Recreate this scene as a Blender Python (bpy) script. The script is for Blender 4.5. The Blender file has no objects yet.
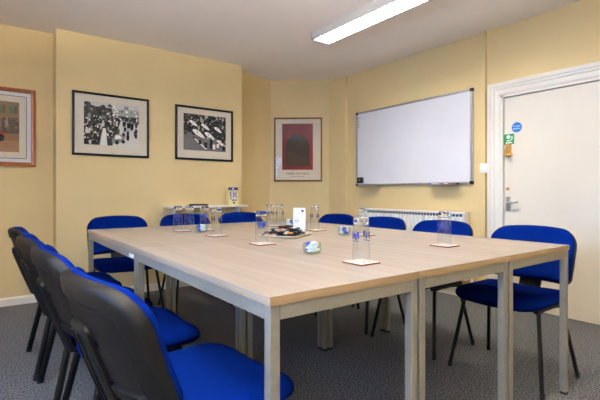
import bpy, bmesh, math, random
from mathutils import Vector, Matrix
random.seed(7)
S = bpy.context.scene
C = S.collection
PI = math.pi
T = 0.748                      # table top height

# ------------------------------------------------------------------ materials
def s2l(c):
    return c/12.92 if c <= 0.04045 else ((c+0.055)/1.055)**2.4
def rgb(r, g, b):
    return (s2l(r/255), s2l(g/255), s2l(b/255), 1)

def mat(name, col, rough=0.5, metal=0.0, spec=0.5, noise=None, bump=None, sheen=0.0, coat=0.0):
    """noise=(scale, detail, col2, lo, hi); bump=(scale, strength, distance)"""
    m = bpy.data.materials.new(name); m.use_nodes = True
    nt = m.node_tree; b = nt.nodes['Principled BSDF']
    b.inputs['Base Color'].default_value = col
    b.inputs['Roughness'].default_value = rough
    b.inputs['Metallic'].default_value = metal
    b.inputs['Specular IOR Level'].default_value = spec
    b.inputs['Sheen Weight'].default_value = sheen
    b.inputs['Coat Weight'].default_value = coat
    tc = nt.nodes.new('ShaderNodeTexCoord')
    if noise:
        sc, det, c2, lo, hi = noise
        n = nt.nodes.new('ShaderNodeTexNoise'); n.inputs['Scale'].default_value = sc; n.inputs['Detail'].default_value = det
        nt.links.new(tc.outputs['Object'], n.inputs['Vector'])
        r = nt.nodes.new('ShaderNodeValToRGB')
        r.color_ramp.elements[0].position = lo; r.color_ramp.elements[0].color = col
        r.color_ramp.elements[1].position = hi; r.color_ramp.elements[1].color = c2
        nt.links.new(n.outputs['Fac'], r.inputs['Fac']); nt.links.new(r.outputs['Color'], b.inputs['Base Color'])
    if bump:
        sc, st, di = bump
        n2 = nt.nodes.new('ShaderNodeTexNoise'); n2.inputs['Scale'].default_value = sc; n2.inputs['Detail'].default_value = 3
        nt.links.new(tc.outputs['Object'], n2.inputs['Vector'])
        bp = nt.nodes.new('ShaderNodeBump'); bp.inputs['Strength'].default_value = st; bp.inputs['Distance'].default_value = di
        nt.links.new(n2.outputs['Fac'], bp.inputs['Height']); nt.links.new(bp.outputs['Normal'], b.inputs['Normal'])
    return m

def wood_mat(name, c1, c2, axis='Y', scale=1.0, rough=0.4, bands=26):
    m = mat(name, c1, rough)
    nt = m.node_tree; b = nt.nodes['Principled BSDF']
    tc = nt.nodes.new('ShaderNodeTexCoord'); mp = nt.nodes.new('ShaderNodeMapping')
    sc = {'X': (0.9, bands, bands), 'Y': (bands, 0.9, bands), 'Z': (bands, bands, 0.9)}[axis]
    mp.inputs['Scale'].default_value = [k*scale for k in sc]
    nt.links.new(tc.outputs['Object'], mp.inputs['Vector'])
    n = nt.nodes.new('ShaderNodeTexNoise'); n.inputs['Scale'].default_value = 1.0; n.inputs['Detail'].default_value = 6
    n.inputs['Distortion'].default_value = 0.6
    nt.links.new(mp.outputs['Vector'], n.inputs['Vector'])
    r = nt.nodes.new('ShaderNodeValToRGB')
    r.color_ramp.elements[0].position = 0.32; r.color_ramp.elements[0].color = c2
    r.color_ramp.elements[1].position = 0.66; r.color_ramp.elements[1].color = c1
    nt.links.new(n.outputs['Fac'], r.inputs['Fac']); nt.links.new(r.outputs['Color'], b.inputs['Base Color'])
    return m

def emit_mat(name, col, strength):
    m = bpy.data.materials.new(name); m.use_nodes = True; nt = m.node_tree
    nt.nodes.remove(nt.nodes['Principled BSDF'])
    e = nt.nodes.new('ShaderNodeEmission'); e.inputs['Color'].default_value = col; e.inputs['Strength'].default_value = strength
    nt.links.new(e.outputs[0], nt.nodes['Material Output'].inputs['Surface'])
    return m

def thin_glass(name, tint=(1, 1, 1, 1), ior=1.45, rough=0.02, graze=0.65):
    m = bpy.data.materials.new(name); m.use_nodes = True; nt = m.node_tree
    nt.nodes.remove(nt.nodes['Principled BSDF'])
    t = nt.nodes.new('ShaderNodeBsdfTransparent'); t.inputs['Color'].default_value = tint
    g = nt.nodes.new('ShaderNodeBsdfGlossy'); g.inputs['Roughness'].default_value = rough
    f = nt.nodes.new('ShaderNodeLayerWeight'); f.inputs['Blend'].default_value = 0.5
    p = nt.nodes.new('ShaderNodeMath'); p.operation = 'POWER'; p.inputs[1].default_value = 4.5
    q = nt.nodes.new('ShaderNodeMath'); q.operation = 'MULTIPLY_ADD'; q.inputs[1].default_value = graze; q.inputs[2].default_value = ((ior-1)/(ior+1))**2
    nt.links.new(f.outputs['Facing'], p.inputs[0]); nt.links.new(p.outputs[0], q.inputs[0])
    mx = nt.nodes.new('ShaderNodeMixShader')
    nt.links.new(q.outputs[0], mx.inputs['Fac']); nt.links.new(t.outputs[0], mx.inputs[1]); nt.links.new(g.outputs[0], mx.inputs[2])
    nt.links.new(mx.outputs[0], nt.nodes['Material Output'].inputs['Surface'])
    return m

def ink_mat(name, rough=0.6):
    """takes its colour from the mesh's own printed colours"""
    m = mat(name, (0.5, 0.5, 0.5, 1), rough, spec=0.3); nt = m.node_tree
    a = nt.nodes.new('ShaderNodeAttribute'); a.attribute_name = 'ink'
    nt.links.new(a.outputs['Color'], nt.nodes['Principled BSDF'].inputs['Base Color'])
    return m

M = {}
M['wall'] = mat('cream_wall_paint', rgb(222, 199, 148), 0.75, spec=0.3, noise=(1.7, 4, rgb(217, 193, 141), 0.35, 0.7), bump=(34, 0.22, 0.004))
M['ceiling'] = mat('ceiling_paint', rgb(250, 243, 238), 0.85, spec=0.2, noise=(1.3, 3, rgb(247, 239, 233), 0.4, 0.7), bump=(14, 0.15, 0.004))
M['carpet'] = mat('grey_carpet', rgb(28, 29, 31), 0.95, spec=0.05, noise=(110, 3, rgb(130, 131, 132), 0.36, 0.68), bump=(120, 0.8, 0.006), sheen=0.1)
M['trim'] = mat('white_gloss_paint', rgb(236, 229, 216), 0.35, noise=(3, 2, rgb(230, 222, 208), 0.4, 0.7))
M['door'] = mat('cream_door_paint', rgb(230, 221, 203), 0.42, noise=(2, 3, rgb(225, 215, 196), 0.35, 0.7), bump=(55, 0.06, 0.002))
M['white_metal'] = mat('white_enamel', rgb(240, 236, 226), 0.3, noise=(4, 2, rgb(234, 230, 220), 0.4, 0.7))
M['slot'] = mat('dark_slot', rgb(70, 66, 58), 0.8, noise=(10, 2, rgb(60, 56, 50), 0.4, 0.7))
M['top'] = wood_mat('pale_maple_laminate', rgb(161, 149, 135), rgb(145, 132, 117), 'Y', 1.0, 0.38)
M['edge'] = wood_mat('maple_edge_band', rgb(172, 146, 110), rgb(158, 131, 95), 'X', 1.0, 0.45, 60)
M['edge_side_daylit'] = wood_mat('maple_side_edge_daylit', rgb(172, 152, 128), rgb(160, 139, 114), 'Y', 1.0, 0.45, 60)  # same maple band, the window's cool daylight put into its colour
M['steel'] = mat('grey_powder_coated_steel', rgb(146, 141, 127), 0.45, metal=0.2, noise=(60, 2, rgb(140, 135, 121), 0.4, 0.7), bump=(300, 0.05, 0.001))
M['fabric'] = mat('royal_blue_fabric', rgb(0, 15, 74), 0.95, spec=0.02, noise=(300, 2, rgb(0, 23, 94), 0.35, 0.7), bump=(420, 0.5, 0.002))
M['plastic'] = mat('black_textured_plastic', rgb(14, 13, 12), 0.5, spec=0.15, noise=(160, 2, rgb(19, 18, 17), 0.4, 0.7), bump=(420, 0.35, 0.0015))
M['tube'] = mat('black_painted_steel', rgb(10, 10, 10), 0.35, spec=0.25, noise=(30, 2, rgb(14, 14, 14), 0.4, 0.7))
M['rubber'] = mat('black_rubber', rgb(18, 18, 18), 0.8, noise=(30, 2, rgb(25, 25, 25), 0.4, 0.7))
M['chrome'] = mat('chrome', rgb(225, 225, 228), 0.3, metal=0.85, noise=(20, 1, rgb(198, 198, 202), 0.4, 0.7))
M['brass'] = mat('brass', rgb(222, 182, 108), 0.4, metal=0.8, noise=(20, 1, rgb(186, 142, 74), 0.4, 0.7))
M['alu'] = mat('brushed_aluminium', rgb(186, 186, 186), 0.35, metal=0.8, noise=(40, 2, rgb(176, 176, 178), 0.4, 0.7))
M['board'] = mat('whiteboard_enamel', rgb(226, 226, 230), 0.22, noise=(3, 2, rgb(222, 222, 227), 0.4, 0.7))
M['black'] = mat('matt_black', rgb(24, 23, 22), 0.5, noise=(30, 2, rgb(30, 29, 28), 0.4, 0.7))
M['black_frame'] = mat('black_picture_frame', rgb(16, 14, 13), 0.4, spec=0.2, noise=(30, 2, rgb(22, 20, 18), 0.4, 0.7))
M['mahogany'] = wood_mat('reddish_brown_wood', rgb(166, 98, 46), rgb(134, 72, 32), 'Z', 1.0, 0.35, 50)
M['oak'] = wood_mat('brown_frame_wood', rgb(140, 92, 50), rgb(110, 68, 34), 'Z', 1.0, 0.35, 50)
M['mount'] = mat('ivory_mount_board', rgb(226, 214, 192), 0.8, noise=(60, 2, rgb(221, 208, 186), 0.4, 0.7))
M['mount_white'] = mat('white_mount_board', rgb(232, 230, 226), 0.8, noise=(60, 2, rgb(227, 225, 221), 0.4, 0.7))
M['ink'] = ink_mat('printed_ink')
M['glazing'] = thin_glass('picture_glazing', (0.985, 0.985, 0.98, 1), 1.22, 0.01, 0.10)
M['glass'] = thin_glass('tumbler_glass', (0.985, 0.99, 0.985, 1), 1.52, 0.02)
M['solid_glass'] = mat('solid_clear_glass', rgb(250, 252, 248), 0.02)
M['solid_glass'].node_tree.nodes['Principled BSDF'].inputs['Transmission Weight'].default_value = 1.0
M['bowlglass'] = thin_glass('bowl_glass', (0.93, 0.965, 0.92, 1), 1.5, 0.02)
M['cap'] = mat('pleated_cream_paper', rgb(238, 228, 206), 0.85, noise=(120, 2, rgb(230, 219, 196), 0.4, 0.7))
M['navy'] = mat('navy_print', rgb(24, 36, 112), 0.6, noise=(40, 2, rgb(30, 44, 126), 0.4, 0.7))
M['cork'] = mat('reddish_cork_edge', rgb(138, 74, 46), 0.8, noise=(160, 3, rgb(104, 54, 34), 0.4, 0.7))
M['paper'] = mat('white_card', rgb(238, 238, 240), 0.7, noise=(60, 2, rgb(233, 233, 236), 0.4, 0.7))
M['wrap_black'] = mat('black_foil_wrapper', rgb(26, 22, 20), 0.25, noise=(60, 2, rgb(50, 42, 36), 0.45, 0.75), bump=(90, 0.5, 0.004))
M['wrap_orange'] = mat('orange_foil_wrapper', rgb(196, 112, 40), 0.3, noise=(60, 2, rgb(214, 150, 80), 0.4, 0.7), bump=(90, 0.5, 0.004))
M['wrap_silver'] = mat('silver_foil_wrapper', rgb(206, 200, 190), 0.3, noise=(60, 2, rgb(150, 140, 130), 0.4, 0.7), bump=(90, 0.5, 0.004))
M['wrap_blue'] = mat('blue_sweet_wrapper', rgb(40, 62, 170), 0.3, noise=(60, 2, rgb(60, 88, 196), 0.4, 0.7), bump=(120, 0.5, 0.003))
M['wrap_white'] = mat('white_sweet_wrapper', rgb(238, 238, 240), 0.35, noise=(60, 2, rgb(214, 218, 230), 0.45, 0.8), bump=(120, 0.5, 0.003))
M['wrap_green'] = mat('green_sweet_wrapper', rgb(70, 150, 62), 0.35, noise=(60, 2, rgb(96, 172, 82), 0.4, 0.7), bump=(120, 0.5, 0.003))
M['tray'] = mat('cream_tray', rgb(226, 212, 178), 0.45, noise=(20, 2, rgb(218, 203, 168), 0.4, 0.7))
M['sign_blue'] = mat('sign_blue', rgb(20, 108, 190), 0.45, noise=(30, 2, rgb(24, 114, 196), 0.4, 0.7))
M['sign_green'] = mat('sign_green', rgb(10, 128, 62), 0.45, noise=(30, 2, rgb(14, 134, 68), 0.4, 0.7))
M['sign_white'] = mat('sign_white', rgb(244, 244, 240), 0.5, noise=(30, 2, rgb(240, 240, 236), 0.4, 0.7))
M['pen_blue'] = mat('pen_blue', rgb(22, 70, 190), 0.4, noise=(30, 2, rgb(26, 76, 198), 0.4, 0.7))
M['pen_red'] = mat('pen_red', rgb(206, 36, 28), 0.4, noise=(30, 2, rgb(212, 44, 34), 0.4, 0.7))
M['leaf_yellow'] = mat('pale_yellow_card', rgb(232, 222, 150), 0.6, noise=(30, 2, rgb(226, 216, 142), 0.4, 0.7))
M['maroon_text'] = mat('maroon_print', rgb(92, 30, 30), 0.6, noise=(30, 2, rgb(98, 34, 34), 0.4, 0.7))
M['lamp'] = emit_mat('fluorescent_tube_glow', (1.0, 0.96, 0.88, 1), 96)
M['lamp_housing'] = mat('pale_grey_enamel', rgb(196, 190, 182), 0.4, noise=(4, 2, rgb(190, 184, 176), 0.4, 0.7))
M['lamp_fill'] = emit_mat('fill_tube_glow', (1.0, 0.945, 0.85, 1), 760)  # glow of the added fill lights, out of view
M['reflector'] = mat('louvre_reflector', rgb(238, 238, 240), 0.3, metal=0.25, noise=(10, 1, rgb(232, 232, 236), 0.4, 0.7))
M['pane'] = thin_glass('window_glass', (0.97, 0.98, 1, 1), 1.45, 0.01)

# ------------------------------------------------------------------ mesh helpers
def obj(name, bm, m, parent=None, smooth=None, bevel=0.0, loc=None):
    me = bpy.data.meshes.new(name)
    bmesh.ops.recalc_face_normals(bm, faces=bm.faces[:])
    bm.to_mesh(me); bm.free()
    o = bpy.data.objects.new(name, me); C.objects.link(o)
    for k in (m if isinstance(m, (list, tuple)) else [m]):
        me.materials.append(k)
    if smooth is not None:
        for p in me.polygons: p.use_smooth = True
        me.set_sharp_from_angle(angle=math.radians(smooth))
    if bevel:
        b = o.modifiers.new('edge', 'BEVEL'); b.width = bevel; b.segments = 2; b.limit_method = 'ANGLE'; b.angle_limit = 0.6
    if parent: o.parent = parent
    if loc: o.location = loc
    return o

def tag(o, label, cat, group=None):
    o['label'] = label; o['category'] = cat
    if group: o['group'] = group
    return o
def thing(name, label, cat, loc=(0, 0, 0), rotz=0.0, group=None):
    o = bpy.data.objects.new(name, None); C.objects.link(o)
    o.location = loc; o.rotation_euler = (0, 0, rotz); o.empty_display_size = 0.1
    return tag(o, label, cat, group)
def struct(name, bm, m, parent=None, **k):
    o = obj(name, bm, m, parent, **k); o['kind'] = 'structure'; return o
def kids(o):
    return [c for c in bpy.data.objects if c.parent == o]
def dup(root, loc, rotz, label, group=None):
    r = root.copy(); C.objects.link(r); r.location = loc; r.rotation_euler = (0, 0, rotz); r['label'] = label
    if group: r['group'] = group
    for ch in kids(root):
        c = ch.copy(); C.objects.link(c); c.parent = r
        for g in kids(ch):
            d = g.copy(); C.objects.link(d); d.parent = c
    return r

def box(bm, x0, x1, y0, y1, z0, z1, mi=0, mtx=None):
    vs = [bm.verts.new((x, y, z)) for x in (x0, x1) for y in (y0, y1) for z in (z0, z1)]
    if mtx: bmesh.ops.transform(bm, matrix=mtx, verts=vs)
    fs = []
    for q in ((0, 1, 3, 2), (4, 6, 7, 5), (0, 4, 5, 1), (2, 3, 7, 6), (0, 2, 6, 4), (1, 5, 7, 3)):
        f = bm.faces.new([vs[i] for i in q]); f.material_index = mi; fs.append(f)
    return fs
def boxbm(*a):
    bm = bmesh.new(); box(bm, *a); return bm
def prism(bm, pts, z0, z1, mi=0):
    a = [bm.verts.new((x, y, z0)) for x, y in pts]; b = [bm.verts.new((x, y, z1)) for x, y in pts]
    n = len(pts)
    fs = [bm.faces.new(a[::-1]), bm.faces.new(b)]
    for i in range(n): fs.append(bm.faces.new((a[i], a[(i+1) % n], b[(i+1) % n], b[i])))
    for f in fs: f.material_index = mi
def loft(bm, rings, caps=True, closed=True, mi=0):
    R = [[bm.verts.new(p) for p in r] for r in rings]
    n = len(R[0])
    for a, b in zip(R, R[1:]):
        for i in range(n if closed else n-1):
            f = bm.faces.new((a[i], a[(i+1) % n], b[(i+1) % n], b[i])); f.material_index = mi
    if caps:
        bm.faces.new(R[0][::-1]).material_index = mi; bm.faces.new(R[-1]).material_index = mi
    return R
def lathe(bm, prof, n=28, mi=0, close=False, pleat=None):
    """prof: list of (r, z); pleat=(count, amount) ripples the outline"""
    rings = []
    for r, z in prof:
        ring = []
        for i in range(n):
            a = 2*PI*i/n
            rr = r*(1+(pleat[1]*math.cos(pleat[0]*a) if pleat else 0))
            ring.append((rr*math.cos(a), rr*math.sin(a), z))
        rings.append(ring)
    if close: rings.append(rings[0])
    R = [[bm.verts.new(p) for p in r] for r in (rings[:-1] if close else rings)]
    if close: R.append(R[0])
    for a, b in zip(R, R[1:]):
        for i in range(n):
            f = bm.faces.new((a[i], a[(i+1) % n], b[(i+1) % n], b[i])); f.material_index = mi
    if not close:
        bm.faces.new(R[0][::-1]).material_index = mi; bm.faces.new(R[-1]).material_index = mi
def tube(bm, pts, rx, ry=None, n=12, mi=0, side=Vector((0, 1, 0))):
    """sweep an ellipse along pts; rx in the plane of the bend, ry along side"""
    ry = ry or rx
    P = [Vector(p) for p in pts]; rings = []
    for i, p in enumerate(P):
        d = (P[min(i+1, len(P)-1)]-P[max(i-1, 0)]).normalized()
        s = (side-d*side.dot(d))
        s = s.normalized() if s.length > 1e-4 else Vector((1, 0, 0))
        u = d.cross(s)
        rings.append([tuple(p+u*(rx*math.cos(2*PI*k/n))+s*(ry*math.sin(2*PI*k/n))) for k in range(n)])
    loft(bm, rings, mi=mi)
def bend(pts, r=0.04, seg=5):
    """round the corners of a polyline"""
    P = [Vector(p) for p in pts]; out = [P[0]]
    for a, b, c in zip(P, P[1:], P[2:]):
        u = (a-b); v = (c-b); k = min(r, u.length*0.45, v.length*0.45)
        s, e = b+u.normalized()*k, b+v.normalized()*k
        for i in range(seg+1):
            t = i/seg; out.append(s*(1-t)**2+b*2*t*(1-t)+e*t*t)
    out.append(P[-1]); return out
def rrect(w, h, rt, rb, inset=0.0, n=8):
    """rounded rectangle outline; rt radius of the +h corners, rb of the -h corners"""
    w, h = w/2-inset, h/2-inset
    rt = max(rt-inset, 0.004); rb = max(rb-inset, 0.004)
    rt = min(rt, w*0.999, h*0.999); rb = min(rb, w*0.999, h*0.999)
    out = []
    for cx, cy, r, a0 in ((w-rt, h-rt, rt, 0), (-w+rt, h-rt, rt, PI/2), (-w+rb, -h+rb, rb, PI), (w-rb, -h+rb, rb, 1.5*PI)):
        for i in range(n+1):
            a = a0+PI/2*i/n; out.append((cx+r*math.cos(a), cy+r*math.sin(a)))
        # points along the straight run to the next corner
        nx = {0: (-w+rt, h), PI/2: (-w, -h+rb), PI: (w-rb, -h), 1.5*PI: (w, h-rt)}[a0]
        p = out[-1]
        for k in range(1, 6): out.append((p[0]+(nx[0]-p[0])*k/6, p[1]+(nx[1]-p[1])*k/6))
    return out
def pad(w, h, rt, rb, prof, warp):
    """prof: list of (inset, height); warp(a, b, c) -> xyz"""
    bm = bmesh.new()
    loft(bm, [[warp(a, b, c) for a, b in rrect(w, h, rt, rb, ins)] for ins, c in prof])
    return bm
def quadbm(w, d, rz=0):
    bm = bmesh.new(); return bm

def inked(name, shapes, parent, loc, rot, step=0.00025, m=None):
    """flat printed picture: shapes = [(points, colour)] each layer a hair above the last"""
    bm = bmesh.new(); lay = bm.loops.layers.float_color.new('ink')
    for k, (pts, col) in enumerate(shapes):
        f = bm.faces.new([bm.verts.new((x, y, step*k if k else 0)) for x, y in pts])
        if f.normal.z < 0 or True:
            f.normal_update()
            if f.normal.z < 0: f.normal_flip()
        for l in f.loops: l[lay] = col
    me = bpy.data.meshes.new(name); bm.to_mesh(me); bm.free()
    o = bpy.data.objects.new(name, me); C.objects.link(o); me.materials.append(m or M['ink'])
    o.parent = parent; o.location = loc; o.rotation_euler = rot
    return o
def R4(x0, x1, y0, y1): return [(x0, y0), (x1, y0), (x1, y1), (x0, y1)]
def EL(cx, cy, rx, ry, n=10, a=0): return [(cx+rx*math.cos(2*PI*i/n)*math.cos(a)-ry*math.sin(2*PI*i/n)*math.sin(a), cy+rx*math.cos(2*PI*i/n)*math.sin(a)+ry*math.sin(2*PI*i/n)*math.cos(a)) for i in range(n)]
def grey(v):
    v = min(246, v*1.16 if v > 100 else v*0.8)
    return rgb(v, v*0.98, v*0.94)

def text_part(name, body, size, m, parent, loc, rot, depth=0.0004):
    cu = bpy.data.curves.new(name, 'FONT'); cu.body = body; cu.size = size; cu.align_x = 'CENTER'; cu.align_y = 'CENTER'; cu.extrude = depth
    o = bpy.data.objects.new(name, cu); C.objects.link(o)
    bpy.context.view_layer.update()
    me = bpy.data.meshes.new_from_object(o.evaluated_get(bpy.context.evaluated_depsgraph_get()))
    bpy.data.objects.remove(o)
    me.name = name; me.materials.clear(); me.materials.append(m)
    n = bpy.data.objects.new(name, me); C.objects.link(n); n.parent = parent; n.location = loc; n.rotation_euler = rot
    return n

# ------------------------------------------------------------------ room
H = 2.51
XL, XR, YB = -1.95, 3.15, -2.3
YP, YR = 3.51, 3.69           # picture wall, its recess
struct('floor', boxbm(XL-0.2, XR+0.2, YB-0.2, 4.1, -0.1, 0), M['carpet'])
struct('ceiling', boxbm(XL-0.2, XR+0.2, YB-0.2, 4.1, H, H+0.1), M['ceiling'])
bm = bmesh.new()
prism(bm, [(XL-0.15, YR), (-0.07, YR), (-0.07, YP), (1.845, YP), (1.845, 4.0), (XL-0.15, 4.0)], 0, H)
struct('wall_far', bm, M['wall'], bevel=0.006)
bm = bmesh.new()
prism(bm, [(1.845, 3.70), (2.2, 3.80), (2.47, 3.865), (3.08, 3.38), (3.10, 3.09), (XR+0.15, 3.09), (XR+0.15, 4.0), (1.845, 4.0)], 0, H)
struct('wall_corner', bm, M['wall'], bevel=0.006)
DY0, DY1, DZ = 0.238, 1.078, 1.885
bm = bmesh.new()
box(bm, XR, XR+0.15, DY1, 3.09, 0, H); box(bm, XR, XR+0.15, YB-0.15, DY0, 0, H); box(bm, XR, XR+0.15, DY0, DY1, DZ, H)
struct('wall_right', bm, M['wall'])
struct('wall_back', boxbm(XL-0.15, XR+0.15, YB-0.15, YB, 0, H), M['wall'])
WY0, WY1, WZ0, WZ1 = -1.2, 0.9, 0.95, 2.1
bm = bmesh.new()
box(bm, XL-0.15, XL, YB, WY0, 0, H); box(bm, XL-0.15, XL, WY1, YR, 0, H)
box(bm, XL-0.15, XL, WY0, WY1, 0, WZ0); box(bm, XL-0.15, XL, WY0, WY1, WZ1, H)
struct('wall_left', bm, M['wall'])
# window in the left wall, out of the frame
bm = bmesh.new()
for y0, y1, z0, z1 in ((WY0, WY0+0.06, WZ0, WZ1), (WY1-0.06, WY1, WZ0, WZ1), (WY0, WY1, WZ0, WZ0+0.06), (WY0, WY1, WZ1-0.06, WZ1), (-0.18, -0.12, WZ0, WZ1)):
    box(bm, XL-0.11, XL-0.05, y0, y1, z0, z1)
win = struct('window_1', bm, M['trim'])
struct('pane', boxbm(XL-0.083, XL-0.079, WY0+0.05, WY1-0.05, WZ0+0.05, WZ1-0.05), M['pane'], win)
struct('window_sill', boxbm(XL-0.12, XL+0.08, WY0-0.05, WY1+0.05, WZ0-0.03, WZ0), M['trim'], win, bevel=0.005)
# skirting boards
def skirting(name, pts):
    """pts: wall line with the room on the right-hand side going forward"""
    bm = bmesh.new()
    for (x0, y0), (x1, y1) in zip(pts, pts[1:]):
        d = Vector((x1-x0, y1-y0, 0)); L = d.length; a = math.atan2(d.y, d.x)
        mt = Matrix.Translation((x0, y0, 0)) @ Matrix.Rotation(a, 4, 'Z')
        sec = [(0.0, 0.0), (-0.016, 0.0), (-0.016, 0.058), (-0.008, 0.072), (0.0, 0.074)]
        rings = [[tuple(mt @ Vector((t, s, z))) for s, z in sec] for t in (0, L)]
        loft(bm, rings)
    struct(name, bm, M['trim'])
skirting('baseboard_far', [(XL, YR), (-0.086, YR)])
skirting('baseboard_far_breast', [(-0.07, YP), (1.845, YP)])
skirting('baseboard_corner', [(1.86, 3.705), (2.2, 3.80), (2.47, 3.865), (3.08, 3.38), (3.10, 3.09)])
skirting('baseboard_right', [(XR, 3.08), (XR, 1.285)])
# painted conduit strip between whiteboard and door
bm = bmesh.new(); box(bm, XR-0.018, XR, 1.24, 1.28, 0.08, H); box(bm, XR-0.03, XR, 1.214, 1.24, 0.08, H)
struct('trim_1', bm, M['wall'], bevel=0.004)

# door with stepped architrave
bm = bmesh.new()
sec = [(0.0, 0.0), (0.0, 0.016), (0.012, 0.022), (0.05, 0.024), (0.055, 0.032), (0.075, 0.034), (0.08, 0.042), (0.108, 0.044), (0.113, 0.036), (0.113, 0.0)]
for k in range(len(sec)-1):
    (a, p), (b, q) = sec[k], sec[k+1]
    def corner(s, pr):
        return [(XR-pr, DY1+s, 0), (XR-pr, DY1+s, DZ+s), (XR-pr, DY0-s, DZ+s), (XR-pr, DY0-s, 0)]
    A, B = [[bm.verts.new(v) for v in corner(s, pr)] for s, pr in ((a, p), (b, q))]
    for i in range(3): bm.faces.new((A[i], A[i+1], B[i+1], B[i]))
# jamb lining inside the opening
box(bm, XR-0.012, XR+0.15, DY1-0.02, DY1+0.001, 0, DZ); box(bm, XR-0.012, XR+0.15, DY0-0.001, DY0+0.02, 0, DZ); box(bm, XR-0.012, XR+0.15, DY0, DY1, DZ-0.02, DZ+0.001)
struct('trim_2', bm, M['trim'])
DX = XR+0.012
door = struct('door_1', boxbm(DX, DX+0.044, DY0+0.023, DY1-0.023, 0.006, DZ-0.023), M['door'], bevel=0.002)
# lever handle on its plate
bm = bmesh.new()
box(bm, DX-0.008, DX, 1.0, 1.04, 0.85, 0.975)
tube(bm, bend([(DX-0.004, 1.02, 0.92), (DX-0.05, 1.02, 0.92), (DX-0.052, 0.915, 0.932)], 0.02), 0.009, n=10, side=Vector((0, 0, 1)))
struct('door_handle', bm, M['chrome'], door, smooth=40)
# brass push-button lock
bm = bmesh.new()
pts = rrect(0.046, 0.12, 0.02, 0.02)
loft(bm, [[(DX-x, 1.014+a*s, 1.39+b*s) for a, b in pts] for x, s in ((0, 1), (0.018, 1), (0.026, 0.85))])
tube(bm, [(DX-0.02, 1.014, 1.345), (DX-0.045, 1.014, 1.345)], 0.02, n=16)
tube(bm, bend([(DX-0.035, 1.014, 1.345), (DX-0.055, 1.014, 1.345), (DX-0.056, 0.955, 1.347)], 0.01), 0.008, n=10, side=Vector((0, 0, 1)))
for i in range(2):
    for j in range(5):
        box(bm, DX-0.03, DX-0.02, 1.005+i*0.018-0.004, 1.005+i*0.018+0.004, 1.38+j*0.013, 1.387+j*0.013)
struct('door_lock', bm, M['brass'], door, smooth=40)
bm = bmesh.new()
tube(bm, [(DX, 1.025, 1.045), (DX-0.006, 1.025, 1.045)], 0.016, n=18); box(bm, DX-0.008, DX-0.006, 1.023, 1.027, 1.035, 1.05)
struct('keyhole_cover', bm, M['brass'], door, smooth=40)
bm = bmesh.new(); box(bm, DX-0.004, DX, 1.046, 1.055, 1.34, 1.40)
struct('latch_plate', bm, M['brass'], door)
# signs stuck on the door (face -X)
SR = (PI/2, 0, -PI/2)
sg = thing('door_sign', 'round blue notice with white lettering on the cream door', 'sign', (DX, 0.945, 1.585))
bm = bmesh.new(); tube(bm, [(0, 0, 0), (-0.002, 0, 0)], 0.044, n=36); obj('disc', bm, M['sign_blue'], sg, smooth=40)
text_part('lettering', 'Fire door\nkeep shut', 0.018, M['sign_white'], sg, (-0.0024, 0, 0.0), SR).scale = (0.95, 1.2, 1)
sg = thing('exit_sign', 'square green notice with white pictogram above the brass lock', 'sign', (DX, 1.014, 1.487))
obj('panel', boxbm(-0.002, 0, -0.05, 0.05, -0.05, 0.05), M['sign_green'], sg)
bm = bmesh.new()
for y0, y1, z0, z1 in ((-0.05, 0.05, 0.046, 0.05), (-0.05, 0.05, -0.05, -0.046), (-0.05, -0.046, -0.05, 0.05), (0.046, 0.05, -0.05, 0.05)):
    box(bm, -0.0026, -0.002, y0, y1, z0, z1)
tube(bm, [(-0.002, 0.004, 0.02), (-0.0027, 0.004, 0.02)], 0.017, n=20)
tube(bm, bend([(-0.0024, -0.026, 0.026), (-0.0024, -0.03, 0.0), (-0.0024, -0.005, -0.016), (-0.0024, 0.02, -0.012)], 0.015), 0.004, 0.0004, side=Vector((1, 0, 0)))
box(bm, -0.0026, -0.002, -0.03, 0.03, -0.036, -0.028)
obj('pictogram', bm, M['sign_white'], sg)

# light switch
sw = thing('light_switch', 'white double light switch on the wall between whiteboard and door', 'switch', (XR-0.034, 1.222, 1.238))
obj('plate', boxbm(0, 0.034, -0.045, 0.045, -0.045, 0.045), M['white_metal'], sw, bevel=0.004)
for s in (-1, 1): obj('rocker', boxbm(-0.005, 0.001, s*0.016-0.007, s*0.016+0.007, -0.014, 0.014), M['white_metal'], sw, bevel=0.002)

# ------------------------------------------------------------------ ceiling light and added fill lights
def fixture(y0, y1, label, fx=1.976):
    w = 0.112; zt, zb = H-0.001, H-0.068
    t = thing('ceiling_light', label, 'light', (fx, y0, 0), 0, 'louvred ceiling lights')
    L = y1-y0
    bm = bmesh.new()
    box(bm, -w, w, 0, L, zt-0.012, zt)
    for s in (-1, 1):      # side panels, slightly tapered
        a, b = sorted((s*w, s*(w-0.022)))
        box(bm, a, b, 0, L, zb, zt-0.01)
    box(bm, -w, w, 0, 0.014, zb, zt-0.01); box(bm, -w, w, L-0.014, L, zb, zt-0.01)
    obj('housing', bm, M['lamp_housing'], t, bevel=0.003)
    for s in (-1, 1):
        bm = bmesh.new(); tube(bm, [(s*0.038, 0.03, zb+0.034), (s*0.038, L-0.03, zb+0.034)], 0.013, n=14)
        obj('fluorescent_tube', bm, M['lamp'], t, smooth=40)
    bm = bmesh.new()
    n = int(L/0.062)
    for i in range(1, n):
        y = L*i/n
        vs = [(-w+0.022, y-0.001, zb+0.018), (w-0.022, y-0.001, zb+0.018), (w-0.022, y, zb+0.001), (-w+0.022, y, zb+0.001)]
        box(bm, -w+0.022, w-0.022, y-0.0012, y+0.0012, zb+0.001, zb+0.017)
    box(bm, -0.004, 0.004, 0.012, L-0.012, zb+0.001, zb+0.02)
    obj('louvre', bm, M['reflector'], t)
fixture(0.42, 2.215, 'long white louvred fluorescent light on the ceiling above the whiteboard side of the table')
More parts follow.
